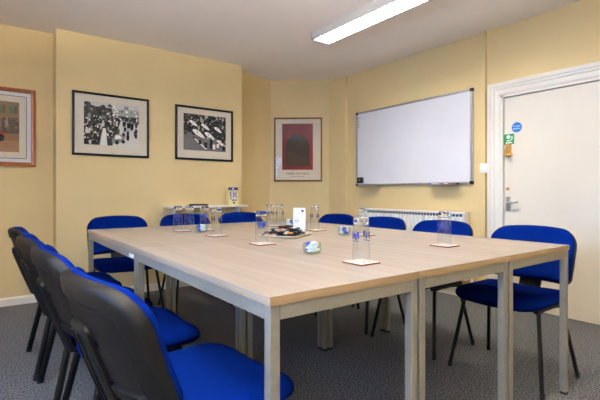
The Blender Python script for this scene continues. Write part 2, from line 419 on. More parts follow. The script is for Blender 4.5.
def fill_batten(x, y, label):  # added unseen uplight that brightens the ceiling and fills the room
    t = thing('ceiling_light', label, 'light', (x, y, 0), 0, 'added fill lights out of view')
    zb = H-0.5
    bm = bmesh.new(); box(bm, -0.085, 0.085, 0, 1.55, zb, zb+0.05)
    for q in (-1, 1):  # trough sides added to block direct light downward
        a_, b_ = sorted((q*0.085, q*0.075)); box(bm, a_, b_, 0, 1.55, zb+0.05, zb+0.105); box(bm, -0.075, 0.075, 0.775+q*0.775-0.002, 0.775+q*0.775+0.002, zb+0.05, zb+0.105)
    obj('housing', bm, M['white_metal'], t)
    for y in (0.2, 1.35):
        bm = bmesh.new(); tube(bm, [(0, y, zb+0.05), (0, y, H)], 0.005, n=8); obj('hanging_rod', bm, M['chrome'], t)
    for y in (0.01, 1.54): obj('tube_holder', boxbm(-0.055, 0.055, y-0.01, y+0.01, zb+0.05, zb+0.09), M['white_metal'], t)
    for x_ in (-0.048, 0.048):
        bm = bmesh.new(); tube(bm, [(x_, 0.02, zb+0.075), (x_, 1.53, zb+0.075)], 0.013, n=14)
        obj('fluorescent_tube', bm, M['lamp_fill'], t, smooth=40)
fill_batten(-1.25, -1.15, 'added unseen fill light over the window side of the room, beside the camera')
fill_batten(0.35, -1.2, 'added unseen fill light above the near end of the table, over the camera')

# ------------------------------------------------------------------ whiteboard
wb = thing('whiteboard', 'large white dry-wipe board with aluminium frame on the right wall', 'whiteboard', (XR-0.026, 2.13, 1.095))
WL, WH = 0.785, 0.91
obj('panel', boxbm(0.006, 0.022, -WL+0.008, WL-0.008, 0.008, WH-0.008), M['board'], wb)
bm = bmesh.new()
for y0, y1, z0, z1 in ((-WL, WL, 0, 0.022), (-WL, WL, WH-0.022, WH), (-WL, -WL+0.022, 0, WH), (WL-0.022, WL, 0, WH)):
    box(bm, 0, 0.025, y0, y1, z0, z1)
obj('frame', bm, M['alu'], wb, bevel=0.002)
for s in (-1, 1):
    for z in (0, WH):
        zz = (z-0.003, z+0.029) if z == 0 else (z-0.029, z+0.003)
        y = sorted((s*(WL+0.003), s*(WL-0.029)))
        obj('corner_cap', boxbm(-0.002, 0.0255, y[0], y[1], zz[0], zz[1]), M['black'], wb, bevel=0.003)
for y0, y1 in ((0.37, 0.72), (-0.66, -0.32)):
    bm = bmesh.new()
    prism(bm, [(0.0, y0), (0.02, y0), (0.02, y1), (0.0, y1)], -0.004, 0.0)
    # shelf folded out from the board, with a front lip
    box(bm, -0.075, 0.02, y0, y1, -0.010, -0.006); box(bm, -0.078, -0.074, y0, y1, -0.010, 0.004)
    obj('pen_tray', bm, M['alu'], wb)
# magnets and eraser
for k in range(4):
    m_ = obj('magnet', boxbm(-0.008, 0, -0.012, 0.012, -0.009, 0.009), M['alu'], None, bevel=0.003, loc=(XR-0.0205, 2.872, 1.93-0.036*k))
    tag(m_, ['topmost', 'second from top', 'third from top', 'lowest'][k]+' of four small grey magnets at the whiteboard top left', 'magnet', 'magnets on the whiteboard')
er = thing('board_eraser', 'black square eraser stuck in the lower left corner of the whiteboard', 'eraser', (XR-0.0205, 2.83, 1.165))
obj('body', boxbm(-0.03, 0, -0.045, 0.045, -0.035, 0.035), M['black'], er, bevel=0.005)
obj('badge', boxbm(-0.0306, -0.03, -0.012, 0.012, -0.006, 0.008), M['alu'], er)
for k, (y, mm, l) in enumerate(((1.745, 'pen_blue', 'blue marker pen lying on the right whiteboard tray'), (1.60, 'pen_red', 'red marker pen lying on the right whiteboard tray'), (1.515, 'black', 'black marker pen with red tip at the right end of the whiteboard tray'))):
    p = thing('marker_pen', l, 'pen', (XR-0.06, y, 1.0995), 0, 'pens on the whiteboard tray')
    bm = bmesh.new(); tube(bm, [(0, -0.05, 0), (0, 0.035, 0)], 0.0075, n=12); obj('barrel', bm, M['sign_white'] if k < 2 else M[mm], p, smooth=40)
    bm = bmesh.new(); tube(bm, [(0, 0.03, 0), (0, 0.068, 0)], 0.0085, n=12); obj('cap', bm, M[mm] if k < 2 else M['pen_red'], p, smooth=40)

# ------------------------------------------------------------------ radiator
ra = thing('radiator', 'white panel radiator under the whiteboard', 'radiator', (XR-0.002, 2.085, 0))
RW = 0.70
bm = bmesh.new()
n = 30
prof = []
for i in range(n):
    y = -RW+2*RW*i/n; d = 2*RW/n
    prof += [(y+d*0.08, 0.0), (y+d*0.22, 0.02), (y+d*0.66, 0.02), (y+d*0.82, 0.0)]
a = [bm.verts.new((-0.088-p, y, 0.22)) for y, p in prof]; b = [bm.verts.new((-0.088-p, y, 0.775)) for y, p in prof]
for i in range(len(prof)-1): bm.faces.new((a[i], a[i+1], b[i+1], b[i]))
box(bm, -0.089, -0.080, -RW, RW, 0.18, 0.81)
obj('front_panel', bm, M['white_metal'], ra, smooth=30)
obj('rear_panel', boxbm(-0.045, -0.035, -RW, RW, 0.18, 0.80), M['white_metal'], ra)
bm = bmesh.new()
box(bm, -0.11, -0.03, -RW-0.004, RW+0.004, 0.812, 0.826); box(bm, -0.112, -0.106, -RW-0.004, RW+0.004, 0.806, 0.826)
obj('top_grille', bm, M['white_metal'], ra, bevel=0.003)
bm = bmesh.new()
for i in range(36):
    y = -RW+0.03+i*(2*RW-0.06)/36
    box(bm, -0.0905, -0.0885, y, y+0.022, 0.781, 0.802)
obj('grille_slots', bm, M['slot'], ra)
for s in (-1, 1):
    obj('side_panel', boxbm(-0.11, -0.03, s*(RW+0.006)-0.004, s*(RW+0.006)+0.004, 0.18, 0.826), M['white_metal'], ra, bevel=0.003)
    obj('wall_bracket', boxbm(-0.036, 0, s*0.5-0.02, s*0.5+0.02, 0.3, 0.75), M['white_metal'], ra)
bm = bmesh.new()
tube(bm, bend([(-0.06, -RW-0.004, 0.24), (-0.06, -RW-0.055, 0.24), (-0.06, -RW-0.055, 0.0)], 0.01), 0.011, n=10, side=Vector((1, 0, 0)))
tube(bm, [(-0.06, -RW-0.055, 0.24), (-0.06, -RW-0.055, 0.31)], 0.02, n=14, side=Vector((1, 0, 0)))
obj('valve', bm, M['white_metal'], ra, smooth=40)

# ------------------------------------------------------------------ pictures
def picture(name, label, centre, rz, w, h, fw, fd, fm, mm, inner, shapes, double=None):
    """faces local -Y; inner=(x0,x1,z0,z1) print area from the centre"""
    t = thing(name, label, 'picture', centre, rz)
    bm = bmesh.new()
    o = [(-w/2, -h/2), (w/2, -h/2), (w/2, h/2), (-w/2, h/2)]
    i = [(-w/2+fw, -h/2+fw), (w/2-fw, -h/2+fw), (w/2-fw, h/2-fw), (-w/2+fw, h/2-fw)]
    def ring(p, y): return [bm.verts.new((a, y, b)) for a, b in p]
    mid = [(a+(c-a)*0.5, b+(d-b)*0.5) for (a, b), (c, d) in zip(o, i)]
    rs = [ring(o, 0), ring(o, -fd*0.85), ring(mid, -fd), ring(i, -fd*0.8), ring(i, 0)]
    for A, B in zip(rs, rs[1:]+rs[:1]):
        for k in range(4): bm.faces.new((A[k], A[(k+1) % 4], B[(k+1) % 4], B[k]))
    obj('frame', bm, fm, t)
    obj('mount', boxbm(-w/2+fw*0.8, w/2-fw*0.8, -fd*0.42, -0.001, -h/2+fw*0.8, h/2-fw*0.8), mm, t)
    x0, x1, z0, z1 = inner
    if double:
        d1, col1, d2, col2 = double
        bm = bmesh.new()
        box(bm, x0-d1, x1+d1, -fd*0.42-0.0006, -fd*0.42, z0-d1, z1+d1)
        obj('inner_line', bm, col1, t)
        obj('inner_mount', boxbm(x0-d2, x1+d2, -fd*0.42-0.0012, -fd*0.42-0.0004, z0-d2, z1+d2), col2, t)
    inked('print', shapes, t, (0, -fd*0.42-0.0018, 0), (PI/2, 0, 0), step=0.00002)
    obj('glazing', boxbm(-w/2+fw*0.9, w/2-fw*0.9, -fd*0.72, -fd*0.72+0.0012, -h/2+fw*0.9, h/2-fw*0.9), M['glazing'], t)
    return t
def clipped(shapes, x0, x1, z0, z1):
    return [([(min(max(a, x0), x1), min(max(b, z0), z1)) for a, b in p], c) for p, c in shapes]

rnd = random.Random(3)
def figure(x, z, s, dark, head):
    return [([(x-s*0.16, z), (x+s*0.16, z), (x+s*0.2, z+s*0.62), (x-s*0.2, z+s*0.62)], grey(dark)), (EL(x, z+s*0.78, s*0.11, s*0.15, 8), grey(head))]
# street scene: trees upper left, houses upper right, pale road, crowd
x0, x1, z0, z1 = -0.25, 0.25, -0.195, 0.215
sh = [(R4(x0, x1, z0, z1), grey(70)), ([(0.0, z0), (x1, z0), (x1, 0.03), (0.08, 0.06)], grey(196)), (R4(-0.05, x1, 0.10, z1), grey(150)),
      (R4(x0, x1, 0.17, z1), grey(180))]
for i in range(44):
    x = rnd.uniform(-0.06, x1); z = rnd.uniform(0.06, 0.185); s = rnd.uniform(0.01, 0.03)
    sh.append((R4(x, x+s, z, z+s*rnd.uniform(0.5, 1.2)), grey(rnd.choice((40, 90, 130, 190, 215, 225)))))
for i in range(70):
    x = rnd.uniform(x0, 0.0); z = rnd.uniform(0.06, 0.2)
    sh.append((EL(x, z, rnd.uniform(0.008, 0.03), rnd.uniform(0.006, 0.02), 7, rnd.uniform(0, 3)), grey(rnd.choice((22, 30, 38, 52, 70, 110)))))
sh.append(([(-0.115, z0), (-0.045, z0), (-0.06, -0.03), (-0.085, -0.03)], grey(205)))
for i in range(120):
    x = rnd.uniform(x0, 0.06); z = rnd.uniform(z0, 0.05)
    if -0.115 < x < -0.045 and z < -0.05: continue
    sh += figure(x, z, rnd.uniform(0.035, 0.07), rnd.choice((18, 24, 30, 44, 60, 120, 180)), rnd.choice((150, 190, 210, 90)))
for i in range(12):
    sh += figure(rnd.uniform(0.08, x1-0.01), rnd.uniform(-0.15, 0.03), rnd.uniform(0.05, 0.09), rnd.choice((18, 26, 34)), 120)
sh.append(([(0.02, -0.165), (0.10, -0.15), (0.12, -0.10), (0.05, -0.07), (0.01, -0.1)], grey(120)))
sh.append((EL(0.04, -0.16, 0.02, 0.02), grey(20))); sh.append((EL(0.10, -0.15, 0.018, 0.018), grey(20)))
sh.append(([(0.02, -0.13), (0.09, -0.12), (0.07, -0.09), (0.03, -0.09)], grey(225)))
picture('framed_photograph', 'wide black and white street crowd photograph in a thin black frame, left of two', (0.408, YP, 1.664), 0, 0.70, 0.60, 0.021, 0.024,
        M['black_frame'], M['mount'], (x0, x1, z0, z1), clipped(sh, x0, x1, z0, z1))
# paddock scene: dark crowd with white cars drawn up on a slant
x0, x1, z0, z1 = -0.25, 0.25, -0.185, 0.21
sh = [(R4(x0, x1, z0, z1), grey(66)), ([(x0, z0), (x1, z0), (x1, -0.06), (x0, 0.02)], grey(104))]
for i in range(150):
    x = rnd.uniform(x0, x1); z = rnd.uniform(-0.06+0.1*(i % 2), 0.18)
    sh += figure(x, z, rnd.uniform(0.03, 0.06), rnd.choice((16, 24, 34, 50, 70, 160)), rnd.choice((120, 160, 190, 60)))
for cx, cz, s in ((-0.14, 0.11, 0.7), (0.0, 0.08, 0.75), (-0.08, 0.0, 1.05), (0.05, -0.015, 0.9), (0.15, 0.06, 0.7), (0.19, -0.09, 0.8)):
    a = -0.55; ca, sa = math.cos(a), math.sin(a)
    body = [(-0.075, 0.0), (-0.05, 0.022), (0.0, 0.026), (0.06, 0.012), (0.08, -0.004), (0.05, -0.02), (-0.03, -0.024), (-0.07, -0.016)]
    tr = lambda P: [(cx+s*(p*ca-q*sa), cz+s*(p*sa+q*ca)) for p, q in P]
    for wx, wy in ((-0.05, 0.03), (0.045, 0.025), (-0.045, -0.032), (0.04, -0.028)):
        sh.append((tr(EL(wx, wy, 0.018, 0.015)), grey(22)))
    sh.append((tr(body), grey(222))); sh.append((tr(EL(-0.02, 0.002, 0.009, 0.006)), grey(40)))
sh.append(([(-0.13, -0.06), (-0.12, -0.055), (0.02, -0.165), (0.0, -0.17)], grey(220)))
for i in range(9):
    sh += figure(rnd.uniform(x0+0.01, x1-0.02), rnd.uniform(z0, -0.07), rnd.uniform(0.06, 0.10), rnd.choice((20, 30, 40, 210)), 120)
picture('framed_photograph', 'black and white photograph of pale racing cars in a crowd, right of two black frames', (1.375, YP, 1.661), 0, 0.68, 0.585, 0.022, 0.024,
        M['black_frame'], M['mount'], (x0, x1, z0, z1), clipped(sh, x0, x1, z0, z1))
# street painting in a brown frame on the recessed wall
x0, x1, z0, z1 = -0.36, 0.36, -0.225, 0.225
sh = [(R4(x0, x1, z0, z1), rgb(150, 108, 76)), (R4(x0, x1, -0.06, z1), rgb(128, 100, 62)), (R4(x0, x1, -0.06, 0.08), rgb(70, 58, 50)),
      ([(x0, z0), (x1, z0), (x1, -0.12), (x0, -0.17)], rgb(168, 126, 90))]
for i in range(8):
    x = x0+0.03+0.088*i
    sh.append((R4(x, x+0.03, 0.12, 0.19), rgb(52, 92, 62))); sh.append((R4(x+0.036, x+0.06, 0.12, 0.19), rgb(78, 62, 46)))
for i in range(60):
    x = rnd.uniform(x0, x1-0.01); z = rnd.uniform(-0.06, 0.04)
    c = rnd.choice(((44, 44, 56), (80, 80, 92), (120, 100, 90), (60, 40, 36), (150, 150, 150)))
    sh.append((R4(x, x+0.014, z, z+0.05), rgb(*c))); sh.append((EL(x+0.007, z+0.058, 0.007, 0.009), rgb(168, 128, 100)))
for cx in (-0.2, 0.13):
    sh += [([(cx-0.12, -0.10), (cx+0.10, -0.10), (cx+0.13, -0.06), (cx+0.05, -0.03), (cx-0.05, -0.02), (cx-0.13, -0.05)], rgb(168, 52, 32)),
           (EL(cx-0.09, -0.10, 0.032, 0.036, 14), rgb(26, 24, 24)), (EL(cx+0.09, -0.10, 0.032, 0.036, 14), rgb(26, 24, 24)),
           (EL(cx-0.01, -0.005, 0.016, 0.02), rgb(190, 150, 120))]
for i in range(26):
    x = rnd.uniform(x0, x1-0.1); z = rnd.uniform(z0+0.01, -0.14)
    sh.append((R4(x, x+rnd.uniform(0.03, 0.1), z, z+0.006), rgb(*rnd.choice(((150, 104, 72), (184, 142, 104), (136, 96, 66))))))
picture('framed_painting', 'colour painting of a red racing car in a reddish brown wooden frame', (-0.70, YR, 1.60), 0, 0.97, 0.70, 0.036, 0.028,
        M['mahogany'], M['mount_white'], (x0, x1, z0, z1), clipped(sh, x0, x1, z0, z1), double=(0.058, M['black_frame'], 0.053, M['mount']))
# maroon poster on the canted corner wall
A, B = Vector((2.47, 3.865)), Vector((3.08, 3.38)); d = (B-A).normalized(); mid = Vector((2.757, 3.637))
x0, x1, z0, z1 = -0.212, 0.198, -0.27, 0.345
sh = [(R4(x0, x1, z0, z1), rgb(122, 28, 34)), (R4(x0, x1, 0.19, z1), rgb(112, 26, 34)),
      ([(x0+0.045, z0+0.05), (x1-0.045, z0+0.05), (x1-0.045, 0.05), (x1-0.08, 0.14), (x1-0.14, 0.20), (x0+0.14, 0.20), (x0+0.08, 0.14), (x0+0.045, 0.05)], rgb(44, 32, 28)),
      ([(x0+0.06, z0+0.06), (x1-0.06, z0+0.06), (x1-0.06, -0.16), (x0+0.06, 0.02)], rgb(62, 42, 34)),
      ([(x0+0.06, z0+0.065), (x1-0.06, z0+0.065), (x1-0.06, -0.20), (x0+0.06, -0.10)], rgb(54, 36, 30))]
po = picture('framed_poster', 'tall maroon and dark brown poster in a brown frame on the canted corner wall', (mid.x, mid.y, 1.586), math.atan2(d.y, d.x), 0.64, 0.85, 0.020, 0.024,
             M['oak'], M['mount'], (x0, x1, z0, z1), sh)
text_part('caption', 'MARK ROTHKO', 0.042, M['maroon_text'], po, (-0.005, -0.0106, -0.322), (PI/2, 0, 0))
bm = bmesh.new()
for k in range(9): box(bm, -0.10+k*0.021, -0.10+k*0.021+0.016, -0.0108, -0.0101, -0.362, -0.357)
obj('small_print', bm, M['maroon_text'], po)

# ------------------------------------------------------------------ wall shelf and what lies on it
sf = thing('wall_shelf', 'narrow white shelf on brackets under the black framed photographs', 'shelf', (1.375, YP, 0.85))
obj('board', boxbm(-0.46, 0.47, -0.15, 0, 0, 0.022), M['trim'], sf, bevel=0.003)
for x in (-0.38, 0.38):
    bm = bmesh.new()
    vs0 = [(x-0.012, -0.13, 0), (x-0.012, 0, 0), (x-0.012, 0, -0.13), (x-0.012, -0.02, -0.13)]
    loft(bm, [vs0, [(x+0.012, b, c) for a, b, c in vs0]])
    obj('bracket', bm, M['trim'], sf)
rm = thing('remote_control', 'thin black remote lying on the white wall shelf', 'remote', (1.265, YP-0.085, 0.872), 0.05)
obj('body', boxbm(-0.105, 0.105, -0.024, 0.024, 0, 0.016), M['black'], rm, bevel=0.004)
bm = bmesh.new()
for i in range(8):
    for j in range(3): box(bm, -0.09+i*0.02, -0.08+i*0.02, -0.016+j*0.012, -0.008+j*0.012, 0.016, 0.0175)
obj('buttons', bm, M['slot'], rm)
lf = thing('leaflet_box', 'upright yellow card leaflet with navy top standing on the white shelf', 'leaflet', (1.675, YP-0.085, 0.872), 0.0)
bm = bmesh.new()
loft(bm, [[(-0.062, -0.035, 0), (0.062, -0.035, 0), (0.062, 0.03, 0), (-0.062, 0.03, 0)], [(-0.062, -0.01, 0.2), (0.062, -0.01, 0.2), (0.062, 0.03, 0.2), (-0.062, 0.03, 0.2)]])
obj('card', bm, M['leaf_yellow'], lf)
tl = math.atan2(0.025, 0.2)
sh = [(R4(-0.062, 0.062, 0.168, 0.2015), rgb(28, 40, 110)), (EL(0, 0.185, 0.012, 0.009), rgb(220, 220, 230)), (R4(-0.043, 0.043, 0.045, 0.158), rgb(196, 188, 180))]
for i in range(5):
    for j in range(6):
        sh.append((R4(-0.041+i*0.0168, -0.027+i*0.0168, 0.048+j*0.018, 0.063+j*0.018), rgb(*rnd.choice(((220, 220, 228), (60, 60, 110), (150, 110, 100), (90, 80, 90), (236, 232, 224), (190, 150, 130))))))
sh.append(([(0, 0.01), (0.013, 0.02), (0.013, 0.036), (-0.013, 0.036), (-0.013, 0.02)], rgb(30, 42, 118)))
inked('cover_print', sh, lf, (0, -0.0356, 0), (PI/2-tl, 0, 0), step=0.00003)

# ------------------------------------------------------------------ desks: three columns by two rows
DW, DL, g = 0.595, 1.207, 0.0022
def make_desk(label):
    t = thing('desk', label, 'desk', (0, 0, 0), 0, 'grey framed maple desks pushed together')
    bm = bmesh.new()
    fs = box(bm, g, DW-g, g, DL-g, T-0.025, T)
    for f in bm.faces:
        f.normal_update(); c = f.calc_center_median()
        f.material_index = 1 if (abs(c.y) < 0.01 or abs(c.y-DL) < 0.01) else (2 if (abs(c.x) < 0.01 or abs(c.x-DW) < 0.01) else 0)
    obj('desk_top', bm, [M['top'], M['edge'], M['edge_side_daylit']], t, bevel=0.0012)
    e = 0.006; q = 0.030
    bm = bmesh.new(); zt, zb = T-0.0255, T-0.064
    box(bm, e+q, DW-e-q, e, e+0.028, zb, zt); box(bm, e+q, DW-e-q, DL-e-0.028, DL-e, zb, zt)
    box(bm, e, e+0.028, e+q, DL-e-q, zb, zt); box(bm, DW-e-0.028, DW-e, e+q, DL-e-q, zb, zt)
    obj('apron', bm, M['steel'], t, bevel=0.0015)
    for x in (e, DW-e-q):
        for y in (e, DL-e-q):
            l = obj('leg', boxbm(x, x+q, y, y+q, 0.012, zt), M['steel'], t, bevel=0.002)
            obj('foot_cap', boxbm(x+0.001, x+q-0.001, y+0.001, y+q-0.001, 0.0, 0.013), M['rubber'], l)
    return t
d0 = make_desk('narrow maple desk at the near left corner of the table, nearest the camera')
names = {(1, 0): 'narrow maple desk in the middle of the near row, between two others', (2, 0): 'narrow maple desk at the right end of the near row, closest to the door',
         (0, 1): 'narrow maple desk at the far left corner of the table, with the white clip', (1, 1): 'narrow maple desk in the middle of the far row, nearest the wall shelf',
         (2, 1): 'narrow maple desk at the far right corner of the table, nearest the poster'}
for (i, j), l in names.items():
    dk = dup(d0, (i*DW, j*DL, 0), 0, l)
    if (i, j) == (0, 1):
        bm = bmesh.new(); box(bm, -0.001, 0.007, 0.040, 0.10, T-0.056, T-0.040); box(bm, -0.003, -0.001, 0.048, 0.06, T-0.053, T-0.043); box(bm, -0.003, -0.001, 0.08, 0.092, T-0.053, T-0.043)
        lk = obj('linking_clip', bm, M['white_metal'], dk); lk['label'] = 'small white linking clip'

# ------------------------------------------------------------------ chairs (face local +X)
def make_chair(label):
    t = thing('conference_chair', label, 'chair', (0, 0, 0), 0, 'blue conference chairs around the table')
    # seat: foam cushion on a black pan
    def sw_(a, b, c):            # a across (y), b depth (x, + front)
        z = 0.422+c-0.9*max(0, b-0.10)**2-0.10*max(0, 0.12-abs(a))*0.35+0.06*a*a
        return (b*1.03+0.017, a, z)
    obj('seat', pad(0.475, 0.43, 0.10, 0.075, [(0.012, 0.0), (0.0, 0.012), (0.0, 0.026), (0.008, 0.040), (0.025, 0.049), (0.05, 0.053), (0.10, 0.055), (0.16, 0.055), (0.20, 0.055)], sw_), M['fabric'], t, smooth=60)
    obj('seat_pan', pad(0.455, 0.41, 0.09, 0.065, [(0.10, -0.012), (0.03, -0.012), (0.006, -0.004), (0.0, 0.004)], sw_), M['plastic'], t, smooth=40)
    # back: black shell with blue pad in front, tilted back and curved round the sitter
    ti = math.radians(19); bz = 0.655
    def bw(a, b, c):             # a across (y), b up, c forward
        x = c+1.05*a*a-0.012*math.cos(b*5)
        b -= 0.33*a*a*max(0.0, (b+0.15)/0.3)
        return (-0.270+x*math.cos(ti)-b*math.sin(ti), a, bz+b*math.cos(ti)+c*math.sin(ti))
    obj('backrest', pad(0.480, 0.318, 0.085, 0.045, [(0.15, 0.006), (0.09, 0.006), (0.04, 0.006), (0.002, 0.006), (0.0, 0.016), (0.003, 0.028), (0.014, 0.037), (0.04, 0.042), (0.10, 0.044), (0.150, 0.044)], bw), M['fabric'], t, smooth=60)
    sh_ = obj('back_shell', pad(0.488, 0.324, 0.09, 0.045, [(0.15, 0.0), (0.10, 0.0), (0.05, 0.0), (0.016, 0.0), (0.006, 0.013), (0.0, 0.011), (0.0, -0.008), (0.005, -0.015), (0.014, -0.019), (0.046, -0.022), (0.050, -0.010), (0.055, -0.010), (0.058, -0.0165), (0.08, -0.0165), (0.12, -0.018), (0.15, -0.018)], bw), M['plastic'], t, smooth=35)
    bm = pad(0.12, 0.29, 0.025, 0.01, [(0.0, -0.012), (0.0, -0.026), (0.008, -0.032), (0.02, -0.033), (0.05, -0.033)], lambda a, b, c: bw(a, b-0.095, c))
    for y in (-0.022, 0.022):
        loft(bm, [[bw(y+dy, b, c) for dy, c in ((-0.004, -0.031), (0.004, -0.031), (0.003, -0.037), (-0.003, -0.037))] for b in (-0.23, -0.1, 0.03)])
    obj('bracket_cover', bm, M['plastic'], sh_, smooth=35)
    # frame: two side rails, two cross bars
    yl = 0.215
    bm = bmesh.new()
    for s in (-1, 1):
        tube(bm, [(0.14, s*yl*0.93, 0.405), (-0.17, s*yl*0.93, 0.405)], 0.011, 0.014, n=10)
        tube(bm, [(-0.15, s*yl*0.93, 0.405), (-0.16, s*yl*0.93, 0.415)], 0.018, 0.018, n=10)
    for x in (0.10, -0.12):
        tube(bm, [(x, -yl, 0.405), (x, yl, 0.405)], 0.010, n=10, side=Vector((1, 0, 0)))
    obj('seat_frame', bm, M['tube'], t, smooth=40)
    for s in (-1, 1):
        for x0_, x1_ in ((0.12, 0.195), (-0.14, -0.225)):
            pts = bend([(x0_-0.06*(1 if x0_ > 0 else -1), s*yl*0.93, 0.405), (x0_, s*yl*0.95, 0.405), (x1_, s*0.255, 0.012)], 0.05)
            bm = bmesh.new(); tube(bm, pts, 0.015, 0.010, n=12, side=Vector((0, 1, 0)))
            l = obj('leg', bm, M['tube'], t, smooth=40)
            bm = bmesh.new(); tube(bm, [(x1_-(0.0015), s*0.255, 0.0), (x1_, s*0.255, 0.016), (x1_-0.0015*(1 if x1_ > 0 else -1), s*0.2545, 0.03)], 0.0153, 0.0103, n=12)
            obj('foot_cap', bm, M['rubber'], l, smooth=40)
    # uprights that carry the back
    for s in (-1, 1):
        bm = bmesh.new()
        tube(bm, bend([(-0.10, s*0.035, 0.405), (-0.205, s*0.035, 0.405), (-0.250, s*0.035, 0.52)], 0.05), 0.006, 0.016, n=10)
        obj('back_support', bm, M['tube'], t, smooth=40)
    return t
c0 = make_chair('blue chair nearest the camera, seen from its black back, left side of table')
c0.location = (-0.075, 0.295, 0); c0.rotation_euler = (0, 0, math.radians(6))
for y, l, dx in ((0.91, 'second blue chair from the camera along the left side of the table', -0.10),
                 (1.47, 'third blue chair from the camera along the left side of the table', -0.118),
                 (2.03, 'farthest of the four blue chairs along the left side of the table', -0.132)):
    dup(c0, (dx, y, 0), 0, l)
for x, l in ((0.33, 'left blue chair at the far table end, below the crowd photograph'),
             (0.93, 'middle blue chair at the far table end, by the shelf\'s left end'),
             (1.52, 'right blue chair at the far table end, below the yellow leaflet')):
    dup(c0, (x, 2.69, 0), -PI/2, l)
for y, l in ((0.30, 'blue chair at the right side of the table in front of the cream door'),
             (0.92, 'second blue chair from the door along the right side of the table'),
             (1.49, 'third blue chair from the door along the right side of the table'),
             (2.06, 'farthest blue chair on the right side, near the canted corner wall')):
    dup(c0, (1.80, y+0.01, 0), PI, l)

# ------------------------------------------------------------------ things on the table
def make_coaster(label):
    t = thing('coaster', label, 'coaster', (0, 0, 0), 0, 'square drink coasters')
    obj('base', boxbm(-0.05, 0.05, -0.05, 0.05, 0, 0.0055), M['cork'], t, bevel=0.001)
    sh = [(R4(-0.0495, 0.0495, -0.0495, 0.0495), rgb(232, 226, 214))]
    for i in range(22):
        c = rnd.choice(((200, 70, 50), (60, 120, 190), (90, 170, 90), (230, 160, 60), (150, 190, 220), (60, 60, 120)))
        x, y = rnd.uniform(-0.042, 0.03), rnd.uniform(-0.042, 0.03)
        sh.append((R4(x, x+rnd.uniform(0.005, 0.016), y, y+rnd.uniform(0.003, 0.008)), rgb(*c)))
    inked('printed_top', sh, t, (0, 0, 0.0057), (0, 0, 0), step=0.000015)
    return t
def make_glass(label):
    t = thing('drinking_glass', label, 'glass', (0, 0, 0), 0, 'upturned tall glasses on the table')
    # tall tapered tumbler standing mouth down, its heavy base uppermost
    h, r0, r1, w, zb = 0.166, 0.0345, 0.0285, 0.0018, 0.138
    bm = bmesh.new()
    lathe(bm, [(r0-w, 0.001), (r0, 0.0), (r0, 0.004), (r1+0.001, zb), (r1+0.001-w, zb), (r0-w, 0.004)], 36, close=True)
    bm_t = bm
    bm = bmesh.new()
    lathe(bm, [(0.008, zb+0.002), (r1-0.006, zb+0.001), (r1+0.001-w, zb-0.003), (r1+0.001, zb), (r1, h-0.006), (r1-0.0015, h-0.002), (r1-0.005, h), (r1-0.008, h-0.001), (0.008, h-0.002)], 36)
    bs_ = obj('base', bm, M['solid_glass'], t, smooth=50); bs_['label'] = 'thick clear glass base'
    bm = bm_t
    for k in range(2):
        a0 = k*PI; rr = 0.0332
        for (a1, a2, za, zc) in ((-0.62, -0.34, 0.084, 0.112), (-0.26, -0.02, 0.088, 0.108), (0.06, 0.26, 0.082, 0.104), (0.34, 0.56, 0.088, 0.112), (-0.55, 0.5, 0.076, 0.0785)):
            bm.faces.new([bm.verts.new((rr*math.cos(a0+a), rr*math.sin(a0+a), z)) for a, z in ((a1, za), (a2, za), (a2, zc), (a1*0.8, zc))]).material_index = 1
        bm.faces.new([bm.verts.new((0.0292*math.cos(a0+a), 0.0292*math.sin(a0+a), z)) for a, z in ((-0.4, 0.148), (0.1, 0.146), (0.3, 0.152), (0.0, 0.157), (-0.35, 0.156))]).material_index = 1
    obj('tumbler', bm, [M['glass'], M['navy']], t, smooth=50)
    return t
def make_bowl(label):
    t = thing('glass_bowl', label, 'bowl', (0, 0, 0), 0, 'glass sweet bowls')
    bm = bmesh.new()
    lathe(bm, [(0.02, 0.001), (0.030, 0.0), (0.036, 0.004), (0.041, 0.02), (0.039, 0.048), (0.037, 0.049), (0.039, 0.02), (0.033, 0.007), (0.02, 0.006)], 32)
    obj('bowl', bm, M['bowlglass'], t, smooth=50)
    return t
def sweet_bm():
    bm = bmesh.new()
    tube(bm, [(-0.010, 0, 0), (-0.007, 0, 0), (0.0, 0, 0), (0.007, 0, 0), (0.010, 0, 0)], 0.007, n=8)
    for s in (-1, 1):
        loft(bm, [[(s*0.009, dy*0.3, dz*0.3) for dy, dz in ((-0.006, -0.006), (0.006, -0.006), (0.006, 0.006), (-0.006, 0.006))],
                  [(s*0.016, dy, dz) for dy, dz in ((-0.008, -0.002), (0.007, -0.004), (0.008, 0.002), (-0.007, 0.004))]])
    return bm

